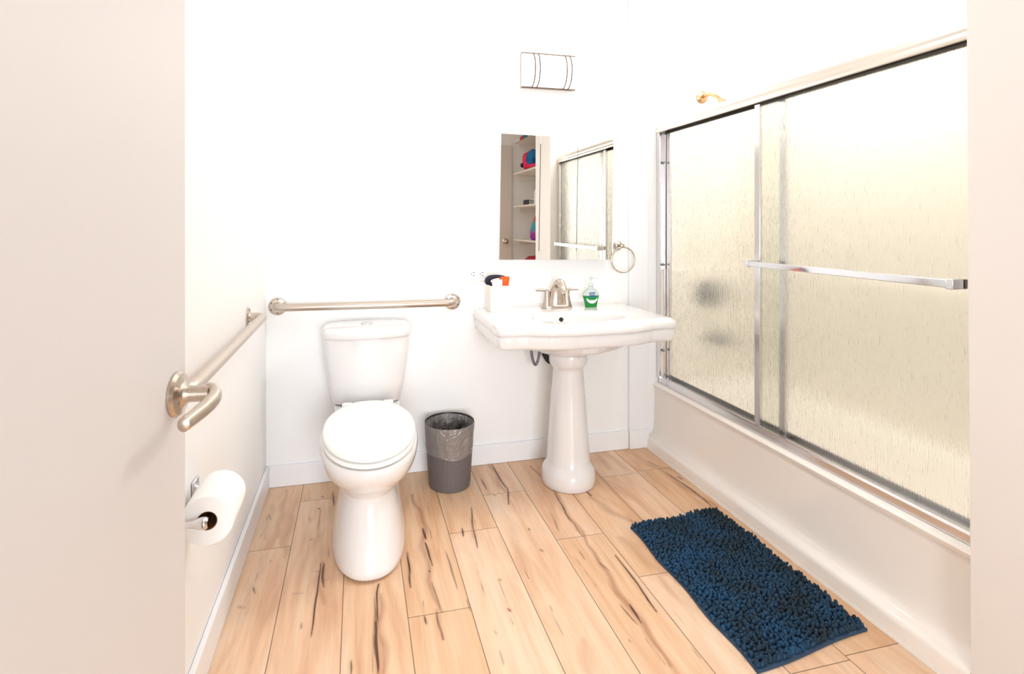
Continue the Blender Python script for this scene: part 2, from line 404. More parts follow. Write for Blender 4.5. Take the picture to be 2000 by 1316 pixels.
def paint(pts, w, d):
    tot = sum(math.dist(pts[i], pts[i+1]) for i in range(len(pts)-1)) or 1e-6
    acc = 0; broad = w > .0105; mg_ = w*1.8+.008
    for i in range(len(pts)-1):
        (ax, ay), (bx, by) = pts[i], pts[i+1]; l = math.dist(pts[i], pts[i+1]) or 1e-6
        i0, i1 = bisect.bisect(xs, min(ax, bx)-mg_), bisect.bisect(xs, max(ax, bx)+mg_)
        j0, j1 = bisect.bisect(ye, min(ay, by)-mg_), bisect.bisect(ye, max(ay, by)+mg_)
        for jj in range(j0, min(j1, ny)):
            for ii in range(i0, min(i1, nx)):
                x, y = xs[ii], ye[jj]
                wob = (noise.noise(Vector((x*6, y*9, w*900)))) * w*.9
                u = max(0, min(1, ((x-ax)*(bx-ax)+(y-ay)*(by-ay))/(l*l)))
                dd_ = math.hypot(x+wob-ax-u*(bx-ax), y-ay-u*(by-ay))
                s = (acc+u*l)/tot
                ww = w*(.25+.75*math.sin(PI*min(1, max(0, .12+.76*s))))
                q = max(0, 1-dd_/ww) if broad else max(0, min(1, 1.25-dd_/ww))
                k_ = jj*nx+ii
                if broad: hlv[k_] = max(hlv[k_], q*d*1.5)
                elif q > stv[k_]:
                    stv[k_] = q; dkv[k_] = d
                if not broad: hlv[k_] = max(hlv[k_], max(0, 1-dd_/(ww*2.2))*d*.55)
        acc += l
for pts, w, d in STREAKS: paint(pts, w, d)
rs_ = random.Random(3)
for q in range(34):      # more short dark flecks and pale mineral marks between the long ones
    x, y = rs_.uniform(-.38, 1.48), rs_.uniform(1.3, 2.8); l = rs_.uniform(.02, .09)
    paint([(x, y), (x+rs_.uniform(-.006, .006), y-l)], rs_.uniform(.002, .004), rs_.uniform(.25, .6))
    if q % 2: paint([(x, y+.1), (x+rs_.uniform(-.01, .01), y-l-.15)], rs_.uniform(.016, .03), rs_.uniform(.08, .22))
for nm, vals in (('streak', stv), ('dark', dkv), ('halo', hlv)):
    a = me.attributes.new(nm, 'FLOAT', 'POINT'); a.data.foreach_set('value', vals)
fl = bpy.data.objects.new('floor', me); C.objects.link(fl); fl['kind'] = 'structure'

struct('wall_back', MB().box(LX-.1, AX+.1, W, W+.1, -.05, CZ), M['wall'], smooth=False)
lw = MB().box(LX-.1, LX, .26, W, -.05, CZ).box(LX-.1, LX, FY, -.52, -.05, CZ).box(LX-.1, LX, -.52, .26, 2.06, CZ)
struct('wall_left', lw, M['wall'], smooth=False)
struct('wall_front', MB().box(LX-.1, -.35, FY-.1, FY, -.05, CZ).box(.85, 2.06, FY-.1, FY, -.05, CZ).box(-.35, .85, FY-.1, FY, 2.05, CZ), M['wall'], smooth=False)  # unseen opening cut to let the added frontal fill through
# right wall: the stretch between tub alcove and closet, leaning a touch
rw = MB()
yc = 1.119
v = []
for z, tt in ((-.05, 0.0), (CZ, .018)):
    v += [(1.506, .73, z), (2.3, .73, z), (2.3, yc+tt, z), (1.506, yc+tt, z)]
rw.add(v, [(0,1,2,3), (4,5,6,7), (0,1,5,4), (1,2,6,5), (2,3,7,6), (3,0,4,7)])
struct('wall_right', rw, M['wall_shaded'], smooth=False)
struct('wall_alcove', MB().box(AX, AX+.1, 1.1, W, -.05, CZ), M['wall'], smooth=False)
struct('wall_closet', MB().box(2.0, 2.06, FY, .73, -.05, CZ), M['closet'], smooth=False)
struct('ceiling', MB().box(LX-.1, AX+.1, FY-.1, W+.1, CZ, CZ+.08), M['ceil'], smooth=False)
struct('baseboard_back', MB().box(LX+.001, 1.398, W-.014, W-.0005, .0005, .097), M['trim'], bevel=.003)
struct('baseboard_left', MB().box(LX+.0005, LX+.016, .27, W-.015, .0005, .1), M['trim'], bevel=.003)
struct('trim_1', MB().box(1.40, 1.512, W-.014, W-.0005, .0005, CZ-.001), M['trim'], bevel=.002)
struct('trim_2', MB().box(1.399, 1.513, W-.022, W-.0145, .0005, .1), M['trim'], bevel=.002)
# surround panels in the alcove (cream), a moulded ledge along their top
sr = MB().box(1.578, AX-.001, W-.008, W-.0005, .345, 1.74).box(AX-.009, AX-.0005, 1.14, W-.013, .345, 1.86)
sr.box(1.578, AX-.001, W-.022, W-.0085, .345, .952).box(AX-.022, AX-.0095, 1.14, W-.023, .345, .952)
struct('trim_3', sr, M['surround'], bevel=.004)
# closet door leaf on the wall behind the camera, seen in the mirror only
d2 = MB().box(.95, 1.72, FY+.0005, FY+.035, .01, 2.1)
dd2 = struct('door_2', d2, M['door2'], bevel=.003)
kb = MB().lathe([(.0, .035), (.03, .036), (.03, .045), (.012, .05), (.012, .075), (.024, .082), (.03, .095), (.024, .108), (.0, .112)], (1.637, FY, 1.0), 'Y', 24)
kb.build('door_knob', M['nickel'], dd2)

# ------------------------------------------------------------------ entry door swung against the left wall, with its lever
dE = Vector((-.264, 1.023, 0)); da = math.radians(6.8)
dd_ = Vector((-math.sin(da), -math.cos(da), 0)); dn = Vector((math.cos(da), -math.sin(da), 0))
def dp(s, o, z): q = dE+dd_*s+dn*o; return Vector((q.x, q.y, z))
mb = MB()
mb.add([dp(s, o, z) for s in (0, .76) for o in (-.036, 0) for z in (.012, 2.05)], [(0,1,3,2),(4,6,7,5),(0,4,5,1),(2,3,7,6),(0,2,6,4),(1,5,7,3)])
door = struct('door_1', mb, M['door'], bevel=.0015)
def ringat(s, z, rad, o, n=32): return [dp(s+rad*math.cos(2*PI*j/n), o, z+rad*math.sin(2*PI*j/n)) for j in range(n)]
ls, lz = .0365, .94
mb = MB().rings([ringat(ls, lz, r, o) for r, o in ((.034, .0003), (.0345, .004), (.031, .009), (.022, .011), (.0155, .013), (.0135, .016), (.0125, .024), (.0125, .05))])
pl = door
lev = mb.build('lever_rose', M['nickel'], door)
pts = curve([dp(ls-.004, .046, lz), dp(ls+.002, .056, lz), dp(ls+.02, .062, lz-.003), dp(ls+.05, .060, lz-.008), dp(ls+.085, .056, lz-.011), dp(ls+.112, .054, lz-.012)], 6)
rs = []
for i, p in enumerate(pts):
    s_ = i/(len(pts)-1); hw = .0155*(1-.35*s_); th_ = .011*(1-.25*s_)
    if i == len(pts)-1: hw *= .5; th_ *= .5
    d = (pts[min(i+1, len(pts)-1)]-pts[max(0, i-1)]).normalized(); up = Vector((0, 0, 1)); sd = d.cross(up).normalized()
    rs.append([p+up*math.sin(2*PI*j/16)*hw+sd*math.cos(2*PI*j/16)*th_ for j in range(16)])
MB().rings(rs).build('door_lever', M['nickel'], door)

# ------------------------------------------------------------------ bathtub
root = thing('bathtub', (1.86, 2.0, 0), 'long white enamelled bathtub with ledged apron under the sliding glass doors', 'bathtub')
prof = [(1.502, .001), (1.5035, .044), (1.507, .056), (1.515, .062), (1.531, .067), (1.541, .074), (1.548, .09), (1.5525, .12), (1.556, .2), (1.558, .30), (1.557, .318), (1.549, .326), (1.546, .334), (1.551, .342), (1.562, .3448),
        (1.62, .345), (1.635, .34), (1.645, .32), (1.66, .2), (1.70, .09), (1.76, .07), (1.95, .07), (2.05, .09), (2.10, .2), (2.12, .33), (2.13, .3448), (2.187, .345)]
y0t, y1t = 1.1225, W-.001
def tubring(y, f): return [(x, y, z if x < 1.63 or x > 2.125 else .3448-(.3448-z)*f) for x, z in prof]
ys = [(y0t, 0), (y0t+.05, 0), (y0t+.07, .2), (y0t+.1, .8), (y0t+.16, 1), (W-.16, 1), (W-.1, .8), (W-.07, .2), (W-.05, 0), (y1t, 0)]
n = len(prof); v = []; f = []
for y, ff in ys: v += tubring(y, ff)
for i in range(len(ys)-1):
    for j in range(n-1): f.append((i*n+j, i*n+j+1, (i+1)*n+j+1, (i+1)*n+j))
MB().add(v, f).build('tub_shell', M['tub'], root, angle=50)
# rough caulk bead along the floor
cb_ = []; 
for i in range(160):
    y = y0t+(y1t-y0t)*i/159; w_ = .0035+.0035*abs(noise.noise(Vector((y*9, 1, 0))))+.004*max(0, noise.noise(Vector((y*23, 5, 0))))
    cb_.append([(1.505, y, .0003), (1.4995-w_, y, .0003), (1.4995-w_*.6, y, .0022+w_*.2), (1.5005, y, .006+w_*.5), (1.505, y, .008)])
MB().rings(cb_).build('caulk_bead', M['caulk'], root)['label'] = 'rough off-white caulk bead at the floor'

# ------------------------------------------------------------------ sliding shower doors
root = thing('shower_enclosure', (1.60, 2.0, .346), 'sliding rain-glass shower doors in a bright metal frame above the bathtub', 'shower door')
def extr(prof, y0, y1): return MB().rings([[(x, y0, z) for x, z in prof], [(x, y1, z) for x, z in prof]])
extr([(1.571, .3462), (1.571, .372), (1.575, .379), (1.585, .379), (1.585, .362), (1.60, .362), (1.60, .372), (1.608, .372), (1.608, .362), (1.626, .362), (1.626, .388), (1.632, .388), (1.632, .3462)], 1.14, W-.0225).build('bottom_track', M['alu'], root, smooth=False)
extr([(1.563, 1.692), (1.5625, 1.70), (1.566, 1.712), (1.564, 1.72), (1.567, 1.732), (1.571, 1.741), (1.58, 1.747), (1.62, 1.747), (1.634, 1.74), (1.634, 1.69), (1.630, 1.69), (1.630, 1.725), (1.569, 1.725), (1.569, 1.690)], 1.14, W-.0008).build('header', M['white_alu'], root, smooth=False)
jp = lambda ya, yb, s: MB().rings([[(x, y, z) for x, y in [(1.567, ya), (1.634, ya), (1.634, ya+s*.028), (1.626, ya+s*.028), (1.626, ya+s*.008), (1.603, ya+s*.008), (1.603, ya+s*.024), (1.597, ya+s*.024), (1.597, ya+s*.008), (1.575, ya+s*.008), (1.575, ya+s*.028), (1.567, ya+s*.028)]] for z in (.3725, 1.6895)])
jp(W-.0085, 0, -1).build('jamb', M['alu'], root, smooth=False)
jp(1.1405, 0, 1).build('jamb', M['alu'], root, smooth=False)
for z in (.52, .98, 1.53):
    MB().box(1.580, 1.592, W-.052, W-.0415+.02, z-.005, z+.005).build('bumper', M['bumper'], root, bevel=.002)
def panel(x, ya, yb, stiles):
    p = MB().box(x-.003, x+.003, ya+.006, yb-.006, .372, 1.7).build('glass_panel', M['rain'], root, smooth=False)
    MB().box(x-.009, x+.009, ya, yb, 1.6865, 1.72).build('hanger_rail', M['dark'], p, smooth=False)  # dark colour stands in for the shadow gap under the header
    for y, w in stiles:
        MB().box(x-.008, x+.008, y, y+w, .368, 1.688).build('stile', M['alu'], p, bevel=.0015)
    return p
panel(1.616, 1.90, 2.80, ((1.90, .034), (2.765, .035)))
po = panel(1.586, 1.144, 2.045, ((2.012, .033), (1.144, .012)))
po_bar = MB()
# towel bar: flat bar on two brackets
MB().box(1.527, 1.537, 1.195, 2.035, 1.028, 1.050).build('towel_bar', M['chrome'], po, bevel=.002)
for y, w_ in ((1.180, .020), (2.018, .018)):
    MB().box(1.522, 1.577, y, y+w_, 1.025, 1.053).build('towel_bar_bracket', M['chrome'], po, bevel=.002)

# ------------------------------------------------------------------ shower head, valve, spout on the end wall
root = thing('wall_shower', (1.846, W, 1.902), 'small warm metal shower head and arm high in the tub alcove', 'shower head')
MB().lathe([(.0, -.001), (.033, -.002), (.034, -.008), (.024, -.014), (.0, -.015)], (1.846, W, 1.902), 'Y', 32).build('flange', M['brass'], root)
MB().tube(curve([(1.846, W-.004, 1.902), (1.846, W-.06, 1.905), (1.85, W-.12, 1.885), (1.855, W-.16, 1.855)], 8), .0105, 16).build('shower_arm', M['brass'], root)
d = Vector((.1, -.7, -.72)).normalized(); c0 = Vector((1.855, W-.158, 1.857))
MB().tube([c0, c0+d*.012, c0+d*.02, c0+d*.05, c0+d*.058], [.014, .017, .018, .034, .033], 24).build('spray_head', M['brass'], root)
root = thing('shower_valve', (1.892, W-.0225, .815), 'dark round mixer valve with lever seen blurred through the shower glass', 'shower valve')
MB().lathe([(.0, -.0005), (.075, -.001), (.077, -.006), (.06, -.012), (.03, -.016), (.028, -.05), (.0, -.052)], (1.892, W-.0225, .815), 'Y', 36).build('escutcheon', M['rubber'], root)
MB().tube([(1.892, W-.06, .815), (1.86, W-.065, .79), (1.84, W-.065, .772)], [.012, .009, .007], 12).build('valve_lever', M['rubber'], root)
root = thing('tub_spout', (1.92, W-.0225, .575), 'dark tub spout seen blurred through the glass below the mixer valve', 'spout')
MB().tube(curve([(1.92, W-.0225, .575), (1.92, W-.07, .575), (1.92, W-.12, .57), (1.92, W-.145, .548)], 5), [.028]*10+[.027]*3+[.024]*3, 20).build('spout_body', M['rubber'], root)
MB().lathe([(.0, .0), (.006, .001), (.006, .02), (.01, .022), (.01, .034), (.0, .035)], (1.92, W-.11, .598), 'Z', 12).build('diverter_knob', M['rubber'], root)

# ------------------------------------------------------------------ toilet
TX = .043
root = thing('toilet', (TX, 2.3, 0), 'white two-piece toilet with closed lid below the back grab bar', 'toilet')
body = MB(); R = []
for z, yf, yr, hw, e in ((.0005, 1.984, 2.60, .132, 2.3), (.012, 1.981, 2.602, .134, 2.3), (.05, 1.992, 2.60, .133, 2.3), (.11, 2.02, 2.59, .124, 2.3), (.17, 2.05, 2.585, .113, 2.3), (.215, 2.066, 2.58, .106, 2.3), (.245, 2.07, 2.58, .106, 2.25),
                         (.268, 2.05, 2.58, .118, 2.2), (.29, 2.01, 2.58, .137, 2.2), (.32, 1.955, 2.58, .158, 2.15), (.35, 1.92, 2.58, .172, 2.12), (.38, 1.902, 2.58, .179, 2.1), (.400, 1.900, 2.58, .180, 2.1), (.411, 1.905, 2.58, .176, 2.1), (.415, 1.918, 2.57, .168, 2.1)):
    cy = yf+(yr-yf)*.5 if z < .26 else 2.26
    R.append(sell(TX, cy, hw, cy-yf, z, 72, e, yr-cy))
body.rings(R).build('bowl', M['ceramic'], root, sub=1)
MB().rings([sell(TX, 2.66, w, .10, z, 48, 4) for w, z in ((.11, .002), (.11, .30), (.14, .385), (.14, .403))]).build('trapway', M['ceramic'], root, bevel=.004)
# tank
def tankring(w, z, yf, bulge, n=64, yb=2.818):
    cy = (yf+yb)/2; r = sell(TX, cy, w, (yb-yf)/2, z, n, 5.5)
    return [Vector((p.x, p.y-(bulge*(1-((p.x-TX)/w)**2) if p.y < cy else 0)*min(1, (cy-p.y)/((yb-yf)/2)*1.0), p.z)) for p in r]
MB().rings([tankring(w, z, yf, b_) for w, z, yf, b_ in ((.135, .4045, 2.66, .01), (.148, .408, 2.645, .02), (.153, .43, 2.638, .024), (.167, .50, 2.632, .026), (.178, .58, 2.628, .03), (.186, .66, 2.625, .032), (.187, .6965, 2.624, .032))]).build('tank', M['ceramic'], root)
MB().rings([tankring(w, z, yf, b_) for w, z, yf, b_ in ((.18, .6975, 2.628, .032), (.190, .6985, 2.618, .034), (.193, .704, 2.614, .034), (.193, .728, 2.614, .034), (.188, .739, 2.622, .034), (.172, .745, 2.64, .03), (.12, .748, 2.68, .02))]).build('tank_lid', M['ceramic'], root)
MB().lathe([(.0, .7465), (.026, .7475), (.0265, .751), (.022, .753), (.019, .752), (.0, .7525)], (TX-.002, 2.70, 0), 'Z', 32).build('flush_button', M['chrome'], root)
# seat and lid
def seatring(inset, z, back=2.525, n=80):
    pts_ = []
    cx, cy = TX, 2.215
    for j in range(n):
        a = 2*PI*j/n; c_, s_ = math.cos(a), math.sin(a)
        if s_ <= 0: x, y = .168*c_, .315*s_
        else:
            y = (back-cy)*abs(s_)**(2/3.2); u = y/(back-cy)
            x = math.copysign(.168*(1-.36*u**2.2)*abs(c_)**(2/3.2), c_)
        k = 1-inset/.17
        pts_.append(Vector((cx+x*k, cy+y*(1-inset/.29), z)))
    return pts_
MB().rings([seatring(i, z) for i, z in ((.006, .4165), (.001, .418), (0, .424), (.001, .430), (.006, .4325))]).build('seat', M['seat'], root)
MB().rings([seatring(i, z) for i, z in ((.009, .4365), (.003, .4375), (.001, .442), (.002, .449), (.008, .4545), (.02, .4570), (.08, .4585))]).build('seat_lid', M['seat'], root)
for s in (-1, 1):
    MB().box(TX+s*.085-.022, TX+s*.085+.022, 2.527, 2.56, .4155, .4415).build('hinge', M['seat'], root, bevel=.006)
    MB().lathe([(.0, .4155), (.016, .416), (.016, .4235), (.0, .4245)], (TX+s*.095, 2.585, 0), 'Z', 20).build('seat_bolt', M['dark'], root)

# ------------------------------------------------------------------ pedestal sink
SX, SY = .968, 2.50
root = thing('pedestal_sink', (.951, 2.545, 0), 'white ceramic pedestal sink with wide rectangular basin under the mirror', 'sink')
half = [(.0, 2.228), (.10, 2.231), (.20, 2.246), (.255, 2.268), (.29, 2.286), (.33, 2.292), (.385, 2.296), (.405, 2.305), (.414, 2.33), (.415, 2.38), (.413, 2.45), (.412, 2.60), (.411, 2.78), (.411, 2.8335), (.28, 2.8335), (.14, 2.8335), (0, 2.8335)]
poly = [Vector((SX+x, y, 0)) for x, y in half]+[Vector((SX-x, y, 0)) for x, y in half[::-1][1:-1]]
def hit(a):
    d = Vector((math.cos(a), math.sin(a), 0)); o = Vector((SX, SY, 0)); best = 0
    for i in range(len(poly)):
        p, q = poly[i], poly[(i+1) % len(poly)]; e = q-p; den = d.x*e.y-d.y*e.x
        if abs(den) < 1e-9: continue
        w = p-o; t_ = (w.x*e.y-w.y*e.x)/den; u = (w.x*d.y-w.y*d.x)/den
        if t_ > 0 and -1e-6 <= u <= 1+1e-6: best = max(best, t_)
    return best
NA = 220
ang = []
for j in range(NA):      # angles spread by perimeter so the corners stay crisp
    s_ = j/NA; ang.append(2*PI*s_)
ca = [math.atan2(p.y-SY, p.x-SX) % (2*PI) for p in poly]
ang = sorted(set([round(a, 5) for a in ang+ca])); NA = len(ang); RAD = [hit(a) for a in ang]
def outer(inset, z):
    o = []
    for a, r in zip(ang, RAD):
        x, y = SX+r*math.cos(a), SY+r*math.sin(a); kx = 1-inset/.415; ky = 1-inset/.27
        yy = SY+(y-SY)*ky
        if y > SY: yy = SY+(y-SY)*(1-inset/.333 if inset > .03 else 1)
        o.append(Vector((SX+(x-SX)*kx, yy, z)))
    return o
def ell(rx, ry, z, cx=SX, cy=2.455): 
    o = []
    for a in ang: 
        o.append(Vector((cx+rx*math.cos(a), cy+ry*math.sin(a), z)))
    return o
def lerp(A, B, t, z): return [Vector((a.x+(b_.x-a.x)*t, a.y+(b_.y-a.y)*t, z)) for a, b_ in zip(A, B)]
TZ = .782
R = [ell(.09, .10, .603, .951, 2.545), ell(.13, .13, .608, .955, 2.53), ell(.22, .17, .640, SX, 2.50), outer(.10, .668), outer(.03, .676), outer(.012, .681), outer(.008, .69), outer(.006, .72), outer(.007, .729), outer(.010, .7335), outer(.002, .7365), outer(.0, .744), outer(.0005, .756), outer(.006, .769), outer(.018, .778), outer(.034, .7815), outer(.05, TZ)]
be = ell(.222, .152, TZ)
R += [lerp(outer(.05, TZ), be, .5, TZ), lerp(outer(.05, TZ), be, .92, TZ-.0005), ell(.219, .149, TZ-.002), ell(.213, .144, TZ-.008), ell(.203, .136, TZ-.025), ell(.185, .122, TZ-.06), ell(.15, .098, TZ-.10), ell(.09, .06, TZ-.128), ell(.03, .025, TZ-.135)]
MB().rings(R).build('basin', M['ceramic'], root, angle=60)
bs = []
for i in range(25):
    s_ = i/24; x = .70+.60*s_; h = TZ+.021*min(1, s_*7, (1-s_)*7)**.7+.0005; bs.append([(x, 2.812, TZ-.002), (x, 2.814, TZ+(h-TZ)*.7), (x, 2.819, h), (x, W-.001, h), (x, W-.001, TZ-.002)])
MB().rings(bs).build('backsplash', M['ceramic'], root, angle=50)
pc = (.951, 2.545, 0)
MB().lathe([(.118, .0005), (.122, .006), (.1235, .03), (.122, .055), (.116, .075), (.108, .086), (.1035, .094), (.099, .104), (.0965, .15), (.0915, .22), (.084, .33), (.077, .43), (.0705, .505), (.0695, .525), (.072, .536), (.082, .546), (.0865, .556), (.088, .572), (.088, .594), (.0865, .601), (.07, .6025)], pc, 'Z', 72, 1.14).build('pedestal', M['ceramic'], root, angle=60)
MB().lathe([(.0, .002), (.0105, .001), (.0105, -.003), (.0085, -.004), (.0, -.002)], (.930, 2.583, .748), 'Y', 20).build('overflow_hole', M['dark'], root)['label'] = 'dark overflow hole'
MB().lathe([(.0, .6485), (.022, .6487), (.024, .651), (.0, .652)], (SX, 2.455, 0), 'Z', 24).build('drain', M['chrome'], root)
# faucet
FX, FY_, FZ = .962, 2.735, TZ
fz = FZ+.0003
fa = MB().rings([sell(FX, FY_, .080*k, .028*k, z, 48, 2.6) for k, z in ((1.0, fz), (1.02, fz+.003), (.98, fz+.010), (.90, fz+.013))])
fa = fa.build('faucet', M['nickel'], root)
for s in (-1, 1):
    hx = FX+s*.052
    MB().lathe([(.024, fz+.008), (.0235, fz+.014), (.018, fz+.04), (.0145, fz+.062), (.014, fz+.076), (.0135, fz+.084), (.0, fz+.0885)], (hx, FY_, 0), 'Z', 28).build('faucet_handle', M['nickel'], fa)
    MB().tube(curve([(hx-s*.004, FY_, fz+.078), (hx+s*.01, FY_-.002, fz+.088), (hx+s*.03, FY_-.004, fz+.090), (hx+s*.06, FY_-.006, fz+.089)], 6), [.0095-.004*i/18 for i in range(19)], 14).build('handle_lever', M['nickel'], fa)
sp = curve([(FX, FY_+.004, fz+.008), (FX, FY_+.003, fz+.06), (FX, FY_-.008, fz+.105), (FX, FY_-.045, fz+.128), (FX, FY_-.085, fz+.110), (FX, FY_-.105, fz+.085)], 8)
rs = []
for i, p in enumerate(sp):
    s_ = i/(len(sp)-1); d = (sp[min(i+1, len(sp)-1)]-sp[max(0, i-1)]).normalized(); sd = Vector((1, 0, 0)); up = d.cross(sd).normalized()
    w = .033*(1-s_)**1.3+.0145; h = .018*(1-s_)+.0115
    rs.append([p+sd*math.cos(2*PI*j/20)*w+up*math.sin(2*PI*j/20)*h for j in range(20)])
MB().rings(rs).build('spout', M['nickel'], fa)
MB().tube([(FX, FY_+.024, fz+.01), (FX, FY_+.024, fz+.075)], .003, 10).build('lift_rod', M['nickel'], fa)
# supply hose and trap under the basin
MB().tube(curve([(.814, 2.70, .66), (.816, 2.70, .60), (.824, 2.70, .545), (.838, 2.70, .513), (.852, 2.70, .535), (.865, 2.705, .60), (.872, 2.71, .66)], 8), .0065, 12).build('supply_hose', M['hose'], root)['label'] = 'grey braided supply hose'
MB().tube(curve([(.872, 2.72, .64), (.885, 2.72, .58), (.905, 2.72, .535), (.925, 2.72, .52), (.945, 2.76, .53), (.95, W-.002, .54)], 8), .014, 16).build('drain_pipe', M['black_plastic'], root)['label'] = 'dark drain pipe behind the pedestal'

# ------------------------------------------------------------------ basket and what stands in it
bx0, bx1, by0, by1, bz0, bz1 = .607, .708, 2.665, 2.765, TZ+.0005, TZ+.122
root = thing('storage_basket', (.657, 2.715, bz0), 'small cream perforated plastic basket on the left of the sink', 'basket')
mb = MB(); th_ = .0022
nc, nr = 11, 14; m0 = .010
for side in range(4):
    def P_(u, w, z):
        if side == 0: return (bx0+u, by0+w, z)
        if side == 1: return (bx0+u, by1-w, z)
        if side == 2: return (bx0+w, by0+u, z)
        return (bx1-w, by0+u, z)
    Lw = .101 if side < 2 else .100
    def slab(u0, u1, z0, z1, o=0):
        a = P_(u0, o, z0); c_ = P_(u1, th_-o, z1)
        mb.box(min(a[0], c_[0]), max(a[0], c_[0]), min(a[1], c_[1]), max(a[1], c_[1]), z0, z1)
    slab(0.0005, Lw-.0005, bz0, bz0+.016); slab(.0005, Lw-.0005, bz1-.010, bz1)
    slab(.0005, m0, bz0+.016, bz1-.010); slab(Lw-m0, Lw-.0005, bz0+.016, bz1-.010)
    pu = (Lw-2*m0)/nc; pz = (bz1-bz0-.026)/nr
    for i in range(nc+1):
        u = m0+i*pu; slab(max(m0, u-.0028), min(Lw-m0, u+.0028), bz0+.016, bz1-.010)
    for i in range(1, nr):
        z = bz0+.016+i*pz; slab(m0, Lw-m0, z-.0025, z+.0025, .0004)
mb.box(bx0+.002, bx1-.002, by0+.002, by1-.002, bz0, bz0+.003)
mb.build('basket_body', M['basket'], root, smooth=False)
mb = MB().rings([[(bx0-.002, by0-.002, z), (bx1+.002, by0-.002, z), (bx1+.002, by1+.002, z), (bx0-.002, by1+.002, z)] for z in (bz1-.004, bz1+.001)], False, False)
def ringrect(o, z): return [Vector((x, y, z)) for x, y in [(bx0-o+.008, by0-o), (bx1+o-.008, by0-o), (bx1+o, by0-o+.008), (bx1+o, by1+o-.008), (bx1+o-.008, by1+o), (bx0-o+.008, by1+o), (bx0-o, by1+o-.008), (bx0-o, by0-o+.008)]]
MB().rings([ringrect(.0005, bz1-.004), ringrect(.003, bz1-.003), ringrect(.003, bz1+.0015), ringrect(-.003, bz1+.0015), ringrect(-.003, bz1-.004)], closed=True).build('basket_rim', M['basket'], root)
# contents
path = curve([(.640, 2.745, bz0+.02), (.622, 2.74, bz0+.115), (.607, 2.735, bz0+.140), (.622, 2.735, bz0+.157), (.66, 2.735, bz0+.163), (.695, 2.735, bz0+.160)], 7)
rs = []
for i, p in enumerate(path):
    d = (path[min(i+1, len(path)-1)]-path[max(0, i-1)]).normalized(); sd = Vector((0, 1, 0)); up = d.cross(sd).normalized()
    s_ = i/(len(path)-1); t_ = .013*(1-max(0, s_-.55)*1.7); 
    rs.append([p+sd*math.cos(2*PI*j/16)*.02+up*math.sin(2*PI*j/16)*t_ for j in range(16)])
tag(MB().rings(rs).build('folded_pouch', M['navy'], org=(.64, 2.745, bz0+.02)), 'dark navy folded fabric pouch curling over the basket\'s left rim', 'pouch')
mb = MB().rings([sell(.686+dx_, 2.715, rx, .018, z, 32, 3) for dx_, rx, z in ((-.004, .012, bz0+.02), (0, .015, bz0+.09), (.0, .0185, bz0+.118), (.0015, .0225, bz0+.14), (.002, .0245, bz0+.158), (.002, .022, bz0+.162))])
tag(mb.build('pouch', M['orange'], org=(.686, 2.715, bz0+.02)), 'bright orange pouch sticking up at the right of the basket', 'pouch')
for lab, cx, y, top, w, tilt in (('taller white tube standing in the basket beside the orange pouch', .655, 2.70, bz0+.150, .018, 0), ('shorter white tube leaning at the front of the basket', .638, 2.685, bz0+.138, .015, -.004)):
    root = thing('cosmetic_tube', (cx, y, bz0+.03), lab, 'tube', 'white tubes in the basket')
    MB().rings([sell(cx+tilt*i/4, y, w, .010-.0018*i, bz0+.04+(top-bz0-.04)*i/4, 24, 2.4) for i in range(5)]).build('tube_body', M['white_fabric'], root)
    MB().lathe([(.009, bz0+.012), (.0095, bz0+.036), (.008, bz0+.0395)], (cx, y, 0), 'Z', 20).build('cap', M['white_plastic'], root)

# ------------------------------------------------------------------ soap dispenser
bxc, byc, sz = 1.136, 2.715, TZ+.0004
root = thing('soap_dispenser', (bxc, byc, sz), 'pump bottle of green liquid soap on the right of the sink', 'soap bottle')
P = [(.0295, .0), (.031, .003), (.033, .015), (.036, .03), (.040, .045), (.043, .058)]
MB().rings([sell(bxc, byc, r, r*.5, sz+z, 40, 2.6) for r, z in P]).build('liquid_soap', M['green'], root)
P2 = [(.0432, .0585), (.0425, .066), (.036, .078), (.024, .088), (.013, .094), (.011, .100), (.011, .104)]
MB().rings([sell(bxc, byc, r, max(r*.5, .009), sz+z, 40, 2.3) for r, z in P2]).build('bottle_shoulder', M['clear'], root)
MB().lathe([(.0125, .104), (.0125, .118), (.010, .120), (.0045, .121), (.0045, .140), (.009, .141), (.009, .148), (.003, .150)], (bxc, byc, sz), 'Z', 24).build('pump', M['clear'], root)
MB().tube([(bxc, byc, sz+.1455), (bxc+.022, byc-.012, sz+.1455), (bxc+.031, byc-.017, sz+.141)], [.0045, .0035, .003], 12).build('pump_nozzle', M['clear'], root)
def fronty(x, z):
    r = 0
    for (r0, z0), (r1, z1) in zip(P+P2[:3], (P+P2[:3])[1:]):
        if z0 <= z <= z1: r = r0+(r1-r0)*(z-z0)/max(1e-6, z1-z0)
    if r == 0: r = .033
    u = min(.97, abs(x)/r); return byc-r*.5*(1-u**2.6)**(1/2.6)-.0006
